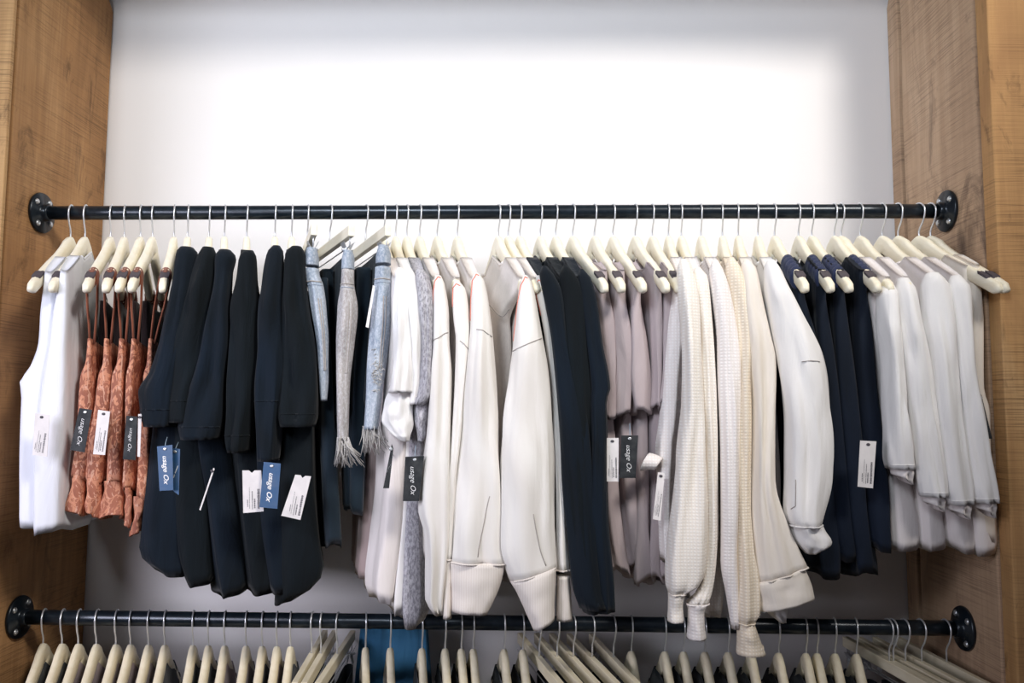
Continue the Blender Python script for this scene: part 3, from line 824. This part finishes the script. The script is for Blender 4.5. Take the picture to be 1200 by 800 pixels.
# ---- navy tops in the middle
for i, (L, h, t, S) in enumerate((
  ('navy pullover left of the three in the middle, beside the cream sweatshirts', 609, 640, [(312, 635, 641), (320, 632, 648), (350, 637, 662), (400, 646, 668), (500, 655, 690), (600, 663, 700), (690, 671, 705), (712, 678, 712)]),
  ('navy pullover in the middle of the three dark tops', 633, 663, [(311, 660, 665), (320, 656, 673), (350, 654, 686), (430, 655, 692), (600, 668, 702), (700, 678, 712), (717, 684, 712)]),
  ('navy pullover right of the three in the middle, beside the sheer mauve camisoles', 651, 682, [(316, 679, 684), (325, 677, 692), (350, 678, 699), (405, 686, 706), (440, 690, 713), (456, 691, 715), (470, 690, 711), (510, 690, 713), (600, 690, 713), (680, 690, 719), (716, 695, 721)]))):
    garment('knit_pullover', 'pullover', L, h, t, 'navy' if i != 1 else 'black', S=S, hem=640, ry=.024, d=-.197+.004*i, bd=-.13, group='navy knit pullovers on the upper rail', fold=.09)

# ---- mauve sheer camisoles
mv = []
for L, h, t, A, U, in (
  ('sheer mauve camisole beside the navy tops, first of five', 671, 710, [(345, 699, 718), (380, 702, 724), (440, 705, 722), (488, 707, 722)], [(470, 704, 722), (560, 706, 728), (673, 716, 742)]),
  ('sheer mauve camisole with a white and a black tag', 696.5, 730, [(352, 722, 736), (400, 722, 744), (440, 724, 744), (486, 727, 743)], [(470, 726, 742), (560, 730, 748), (664, 741, 758)]),
  ('sheer mauve camisole in the middle of the five', 718, 755, [(355, 741, 756), (400, 742, 762), (440, 744, 764), (483, 748, 765)], [(470, 744, 762), (560, 748, 766), (681, 751, 776)]),
  ('sheer mauve camisole, fourth of five', 744, 782, [(350, 763, 779), (400, 764, 782), (440, 764, 782), (478, 764, 780)], [(470, 762, 778), (560, 764, 780), (681, 766, 782)]),
  ('sheer mauve camisole touching the ribbed cream sweaters', 764, 797, [(350, 779, 795), (400, 778, 792), (440, 778, 790), (470, 776, 788)], [(460, 774, 788), (560, 776, 788), (670, 778, 790)])):
    x, a = put_hanger(HP, h, t, RZ, 'bare-tipped hanger of the ' + L, HANG)
    r = thing('camisole', L, 'camisole', (x, 0, RZ-.1), 'sheer mauve camisoles')
    sl = slab(x, a, A, d=-.15, seed=int(h), fold=.005, nf=4, far=.15, neck=.11); sl.build('body', 'mauve', r, solid=.001)
    neckband(sl, r, 'mauve', .002)
    slab(x, a, U, d=-.11, mode='flat', top_y=U[0][0], far=.13, fold=.006, nf=4, seed=int(h)+3, hemvar=.012).build('ruffle', 'mauve', r, solid=.001)
    mv.append(r)
tag(mv[1], [(710, 513), (725, 513), (725, 564), (709, 564)], 'w', -.20)
tag(mv[1], [(728, 510), (748, 510), (745, 560), (726, 560)], 'b', -.205, (738, 496))

# ---- ribbed sweaters
rr_ = garment('ribbed_sweater', 'sweater', 'ribbed cream sweater with a balloon sleeve, nearest the mauve camisoles', 783, 803, 'rib',
        S=[(304, 797, 805), (318, 793, 812), (345, 794, 818), (395, 798, 821), (430, 799, 823), (475, 799, 825), (530, 793, 826), (593, 788, 828), (640, 782, 828), (670, 779, 826), (686, 780, 818), (694, 783, 803), (710, 783, 800), (727, 782, 801)], cuff=694, cuffmat='rib',
        B=[(315, 787, 803), (345, 785, 805), (382, 782, 806), (420, 779, 802), (494, 773, 797), (524, 769, 793), (560, 772, 790), (600, 775, 790), (662, 778, 792)], bd=-.165, d=-.2, ry=.034, body_mat='ribpink', far_sleeve=False)
m = MB(); rs = []
for k in range(9):
    t = k/8; c = P(756+16*t, 541-2*t+ 4*t*t, -.17).lerp(P(772, 545, -.15), t*.3); h_ = .017*(1-.35*t)
    rs.append([c + Vector((.007*cos(2*PI*j/20)*(1-.3*t)+.008*sin(2*PI*j/20), .02*cos(2*PI*j/20), h_*sin(2*PI*j/20))) for j in range(20)])
m.rings(rs, False, True); m.build('rolled_cuff', 'ribpink', rr_[0], solid=.0015)
tag(rr_[0], [(771, 553), (779, 554), (774, 610), (765, 608)], 'w', -.19)
garment('ribbed_sweater', 'sweater', 'ribbed cream sweater with a narrow sleeve and a long cuff, second of its kind', 798, 821, 'rib',
        S=[(314, 814, 821), (325, 812, 829), (360, 816, 833), (420, 821, 837), (475, 824, 840), (585, 827, 842), (612, 827, 842), (660, 826, 839), (692, 818, 834), (706, 805, 829), (716, 806, 825), (747, 805, 827)], cuff=706, cuffmat='ribpink',
        B=[(480, 815, 835), (600, 822, 846), (665, 825, 850), (700, 826, 850), (724, 832, 846)], bd=-.15, d=-.195, ry=.03, far_sleeve=False, body_mat='ribpink')
garment('ribbed_sweater', 'sweater', 'pale fine-ribbed sweater whose sleeve tapers to a bare end', 821, 844, 'ribpink',
        S=[(305, 835, 841), (318, 831, 848), (345, 834, 856), (395, 840, 863), (450, 842, 866), (520, 844, 867), (600, 844, 866), (656, 844, 863), (697, 851, 864), (736, 857, 866)],
        hem=640, d=-.198, ry=.03, far_sleeve=False)
garment('ribbed_sweater', 'sweater', 'tan-shaded ribbed sweater with the lowest hanging flared cuff', 846, 862, 'ribtan',
        S=[(302, 853, 860), (315, 850, 868), (345, 854, 877), (395, 860, 885), (450, 862, 881), (588, 862, 880), (640, 861, 883), (684, 861, 889), (715, 861, 890), (728, 864, 883), (745, 864, 889), (765, 863, 897)], cuff=728, cuffmat='ribtan',
        hem=640, d=-.195, ry=.028, far_sleeve=False)
f1 = garment('blouse', 'blouse', 'white shirt with a long sleeve ending in a wide turned cuff', 864.5, 882, 'ecru',
        S=[(305, 871, 878), (315, 868, 886), (345, 869, 893), (395, 873, 905), (420, 875, 910), (480, 879, 908), (560, 880, 906), (615, 881, 920), (883, 683, 943, 663), (887, 700, 949, 680), (891, 716, 954, 700)], cuff=673, cuffmat='ecru',
        hem=650, d=-.20, ry=.03, far_sleeve=False, fold=.1)
sleeve([(690, 893, 922), (712, 895, 921), (729, 914, 921)], -.16, .02, .1, n=12).build('sleeve_lining', 'white', f1[0])
f2 = garment('blouse', 'blouse', 'white blouse with a big balloon sleeve over the navy tank tops', 887.5, 908, 'white',
        S=[(305, 899, 907), (315, 895, 914), (332, 895, 921), (370, 901, 940), (417, 910, 962), (472, 916, 973), (528, 920, 979), (560, 921, 976), (600, 920, 966), (614, 924, 962), (622, 927, 966), (633, 931, 973), (648, 944, 956)], cuff=614, cuffmat='white',
        hem=640, d=-.20, ry=.04, far_sleeve=False, fold=.05, seams=([(425, -.2), (424, .2), (425, .6)], [(560, -.75), (590, -.72), (594, -.85)]), cufffl=.12)

# ---- navy tank tops with wrapped straps
nv = []
for L, h, t, A in (
  ('navy tank top partly behind the balloon-sleeved blouse', 907, 945, [(345, 930, 946), (420, 940, 966), (560, 955, 985), (640, 950, 986), (675, 955, 984)]),
  ('navy tank top, second of four from the white blouse', 935, 975, [(352, 957, 972), (420, 962, 985), (540, 968, 1000), (600, 975, 1004), (655, 985, 1008)]),
  ('navy tank top, third of four from the white blouse', 950.5, 997, [(345, 978, 995), (420, 982, 1006), (540, 988, 1020), (600, 992, 1026), (674, 1000, 1037)]),
  ('navy tank top with a white tag, beside the white tees', 977, 1030, [(345, 1003, 1020), (420, 1004, 1030), (490, 1008, 1038), (560, 1012, 1044), (644, 1022, 1046)])):
    x, a = put_hanger(HP, h, t, RZ, 'bare-tipped hanger of the ' + L, HANG)
    r = thing('tank_top', L, 'tank top', (x, 0, RZ-.1), 'navy tank tops')
    sl = slab(x, a, A, d=-.155, seed=int(h), fold=.005, nf=3, far=.15, neck=.085); sl.build('body', 'navy2', r, solid=.0012)
    nx, ny = sin(a), -cos(a)
    for sg in (1, -1):
        m = MB(); rs = []
        for k in range(15):
            s = .088+.066*k/14; q = 1 + .10*(k % 3 == 1) - (.15 if k in (0, 14) else 0)
            c = Vector((x+sg*nx*s, sg*ny*s, RZ+arm_z(s)-.004))
            pr = Vector((cos(a), sin(a), 0))
            rs.append([c + pr*.0135*q*cos(2*PI*j/16) + Vector((0, 0, 1))*.0215*q*sin(2*PI*j/16) for j in range(16)])
        m.rings(rs); m.build('strap', 'navywrap', r)
    nv.append(r)
tag(nv[3], [(1008, 516), (1027, 517), (1023, 572), (1005, 570)], 'w', -.215)

# ---- white tees on the right
wt = (
  ('white tee with a straight hem beside the navy tank tops', 985, 1045, [(332, 1036, 1046), (345, 1029, 1051), (380, 1030, 1053), (420, 1034, 1056), (480, 1037, 1062), (535, 1038, 1070), (549, 1041, 1071)], [(480, 1040, 1064), (560, 1044, 1075), (630, 1047, 1090), (642, 1048, 1090)]),
  ('white tee with a flared sleeve, second of four from the navy tanks', 1007, 1066, [(326, 1053, 1064), (340, 1050, 1072), (380, 1052, 1078), (417, 1056, 1085), (500, 1066, 1098), (560, 1074, 1107), (581, 1078, 1108)], [(500, 1072, 1092), (580, 1076, 1106), (630, 1080, 1113), (642, 1082, 1113)]),
  ('white tee with a broad front panel, third of four', 1033, 1104, [(320, 1086, 1099), (337, 1079, 1111), (380, 1080, 1115), (417, 1084, 1119), (500, 1092, 1127), (570, 1103, 1137), (590, 1107, 1138)], [(500, 1100, 1122), (580, 1108, 1145), (630, 1113, 1152), (645, 1120, 1150)]),
  ('white tee fourth from the navy tanks, nearest the right-end tank tops', 1051.5, 1131, [(323, 1115, 1125), (340, 1109, 1136), (380, 1112, 1139), (417, 1115, 1142), (500, 1124, 1152), (570, 1134, 1165), (588, 1139, 1167)], [(500, 1130, 1150), (590, 1138, 1170), (630, 1142, 1174), (648, 1146, 1170)]))
for L, h, t, S, B_ in wt:
    g = garment('t_shirt', 't-shirt', L, h, t, 'white', S=S, B=B_, bd=-.14, d=-.185, ry=.03, group='white tees at the right end', body_mat='white_warmlit', fold=.05, far_sleeve=False)
    seam_on(g[3], [(S[-1][0]-5, -.95+1.9*k/8) for k in range(9)], .0008, 0).build('seam', 'white', g[0])
    sleeve([(S[-1][0]-12, S[-1][1]+2, S[-1][2]-2), (S[-1][0]+6, S[-1][1]+3, S[-1][2]-2), (S[-1][1]+9, S[-1][0]+8, S[-1][2]-3, S[-1][0]+19)], -.18, .020, .16, n=10, taper=False).build('sleeve_lining', 'white_warmlit', g[0])
tank('off-white tank top behind the last one at the right end', 1076, 1173, 'ecru', [(338, 1126, 1146), (400, 1122, 1146), (450, 1124, 1148), (480, 1126, 1158), (570, 1130, 1160), (636, 1130, 1164)], d=-.13, far=.13)
r, x, a = tank('off-white tank top hanging last at the right end, with a half-hidden black tag', 1089.5, 1181, 'ecru', [(338, 1137, 1156), (360, 1136, 1157), (420, 1135, 1158), (455, 1136, 1159), (483, 1138, 1169), (570, 1140, 1171), (609, 1140, 1176), (638, 1140, 1173)], d=-.14, far=.13)
tag(r, [(1148, 462), (1150, 462), (1163, 514), (1153, 514)], 'b', -.185)

# ------------------------------------------------------------------ lower rail
ORD = ['first', 'second', 'third', 'fourth', 'fifth', 'sixth', 'seventh', 'eighth', 'ninth', 'tenth', 'eleventh', 'twelfth', 'thirteenth', 'fourteenth', 'fifteenth', 'sixteenth', 'seventeenth', 'eighteenth', 'nineteenth', 'twentieth', 'twenty-first', 'twenty-second', 'twenty-third', 'twenty-fourth', 'twenty-fifth', 'twenty-sixth', 'twenty-seventh', 'twenty-eighth', 'twenty-ninth', 'thirtieth']
low = [52, 74, 93, 114, 137, 154, 175, 194, 227, 245, 264, 289, 308, 325, 341, 429, 458, 495, 522, 541, 555, 591, 613, 740, 779, 801, 826, 853, 880, 912, 944, 957, 978, 1003]
clips = [(366, 345), (377, 356), (396, 372), (632, 660), (653, 683), (672, 704), (694, 728), (719, 752), (1041, 1108), (1046, 1117), (1060, 1130), (1079, 1150), (1108, 1180)]
def ldx(u):
    T = [(52, -48), (130, -38), (230, -24), (340, -18), (430, 1), (560, 12), (640, 20), (800, 26), (1003, 34)]
    for (a, b_), (c, d_) in zip(T, T[1:]):
        if u <= c: return b_+(d_-b_)*(u-a)/(c-a)
    return 34
nl = len(low)
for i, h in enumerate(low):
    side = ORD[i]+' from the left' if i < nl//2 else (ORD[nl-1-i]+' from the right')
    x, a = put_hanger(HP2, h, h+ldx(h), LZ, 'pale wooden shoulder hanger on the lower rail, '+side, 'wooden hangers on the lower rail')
    if h in (429, 458): continue
    mat = 'pale_top' if i in (2, 3, 4, 5, 6, 10, 11, 13) else 'dark_top'
    cname = 'dusky' if mat == 'pale_top' else 'dark'
    r = thing('folded_top', cname+' top hanging from the lower rail on the shoulder hanger '+side, 'top', (x, 0, LZ-.1), 'tops on the lower rail')
    tu0 = proj(Vector((x+.14*sin(a), -.14, LZ-.2)))[0]
    nr = [(795, tu0-6, tu0+6), (850, tu0-8, tu0+8), (1000, tu0-8, tu0+8), (1040, tu0-8, tu0+8)]
    slab(x, a, nr, zr=LZ, d=-.14, far=.18, seed=i, wtop=.008, lev=14, seg=40).build('body', mat, r, solid=.001)
for i, (h, t) in enumerate(clips):
    g = 'left bunch' if i < 3 else ('middle bunch' if i < 8 else 'right-end bunch')
    k = i if i < 3 else (i-3 if i < 8 else i-8)
    put_hanger(CP2, h, t, LZ, 'wooden clip hanger on the lower rail, '+ORD[k]+' of the '+g, 'clip hangers on the lower rail')
    x = rail_x(h, LZ); a = aim(x, LZ, t, .185, -.08)
    r = thing('skirt', 'dark skirt clipped below the '+ORD[k]+' hanger of the '+g+' on the lower rail', 'skirt', (x, 0, LZ-.1), 'skirts on the lower rail')
    nxp = Vector((x+.15*sin(a), -.15*cos(a), LZ-.122)); uu, vv = proj(nxp)
    nr = [(vv, uu-3, uu+3), (vv+60, uu-6, uu+6), (vv+200, uu-8, uu+8)]
    slab(x, a, nr, zr=LZ, d=nxp.y, mode='flat', top_y=vv, far=.15, seed=i, lev=10, seg=40, hemvar=0).build('body', 'dark_top', r, solid=.001)
# blue dress spread along the wall under the lower rail
xb = rail_x(448, LZ)
r = thing('dress', 'bright blue dress spread flat near the wall under the lower rail', 'dress', (xb, .12, LZ-.1))
m = MB(); rs = []
for k in range(13):
    t = k/12; z = LZ-.045-.55*t
    rs.append([(xb + (.075+.05*t)*math.copysign(abs(cos(2*PI*j/40))**.6, cos(2*PI*j/40)), .15 + .014*sin(2*PI*j/40) + .004*sin(9*cos(2*PI*j/40)*3), z) for j in range(40)])
m.rings(rs); m.build('body', 'blue_fab', r)

# ------------------------------------------------------------------ light, camera
def spot(name, loc, target, power, col, size, angle, blend):
    l = bpy.data.lights.new(name, 'SPOT'); l.energy = power; l.color = col; l.shadow_soft_size = size; l.spot_size = math.radians(angle); l.spot_blend = blend
    o = bpy.data.objects.new(name, l); COL.objects.link(o); o.location = loc
    o.rotation_euler = (Vector(target)-Vector(loc)).to_track_quat('-Z', 'Y').to_euler(); return o
def area(name, loc, target, power, col, sx, sy):
    l = bpy.data.lights.new(name, 'AREA'); l.energy = power; l.color = col; l.shape = 'RECTANGLE'; l.size = sx; l.size_y = sy
    o = bpy.data.objects.new(name, l); COL.objects.link(o); o.location = loc
    o.rotation_euler = (Vector(target)-Vector(loc)).to_track_quat('-Z', 'Y').to_euler(); return o
spot('ceiling_spot', (1.5, -2.2, RZ+1.75), (.02, .1, RZ+.10), 350, (1, .94, .87), .34, 47, .75)
spot('ceiling_spot_cool', (-.75, -2.7, RZ+.95), (.05, .2, RZ+.42), 235, (.84, .91, 1), .4, 56, .8)
area('daylight_fill', (-1.7, -1.9, RZ-.2), (-.55, .2, RZ-.85), 9, (.88, .86, 1), .9, .9).data.spread = math.radians(80)  # unseen fill added to brighten the lower left wall and hangers
w = bpy.data.worlds.new('shop_ambient'); bpy.context.scene.world = w; w.use_nodes = True
w.node_tree.nodes['Background'].inputs[0].default_value = (.78, .78, .9, 1); w.node_tree.nodes['Background'].inputs[1].default_value = .10

cam = bpy.data.cameras.new('camera'); co = bpy.data.objects.new('camera', cam); COL.objects.link(co)
cam.sensor_width = 36; cam.lens = FP/1200*36; cam.clip_start = .01
from mathutils import Matrix
mt = Matrix(((RR.x, UU.x, -FW.x, CAM.x), (RR.y, UU.y, -FW.y, CAM.y), (RR.z, UU.z, -FW.z, CAM.z), (0, 0, 0, 1)))
co.matrix_world = mt
bpy.context.scene.camera = co
vs = bpy.context.scene.view_settings
vs.view_transform = 'Standard'; vs.look = 'None'; vs.exposure = 0; vs.gamma = 1; vs.use_curve_mapping = False
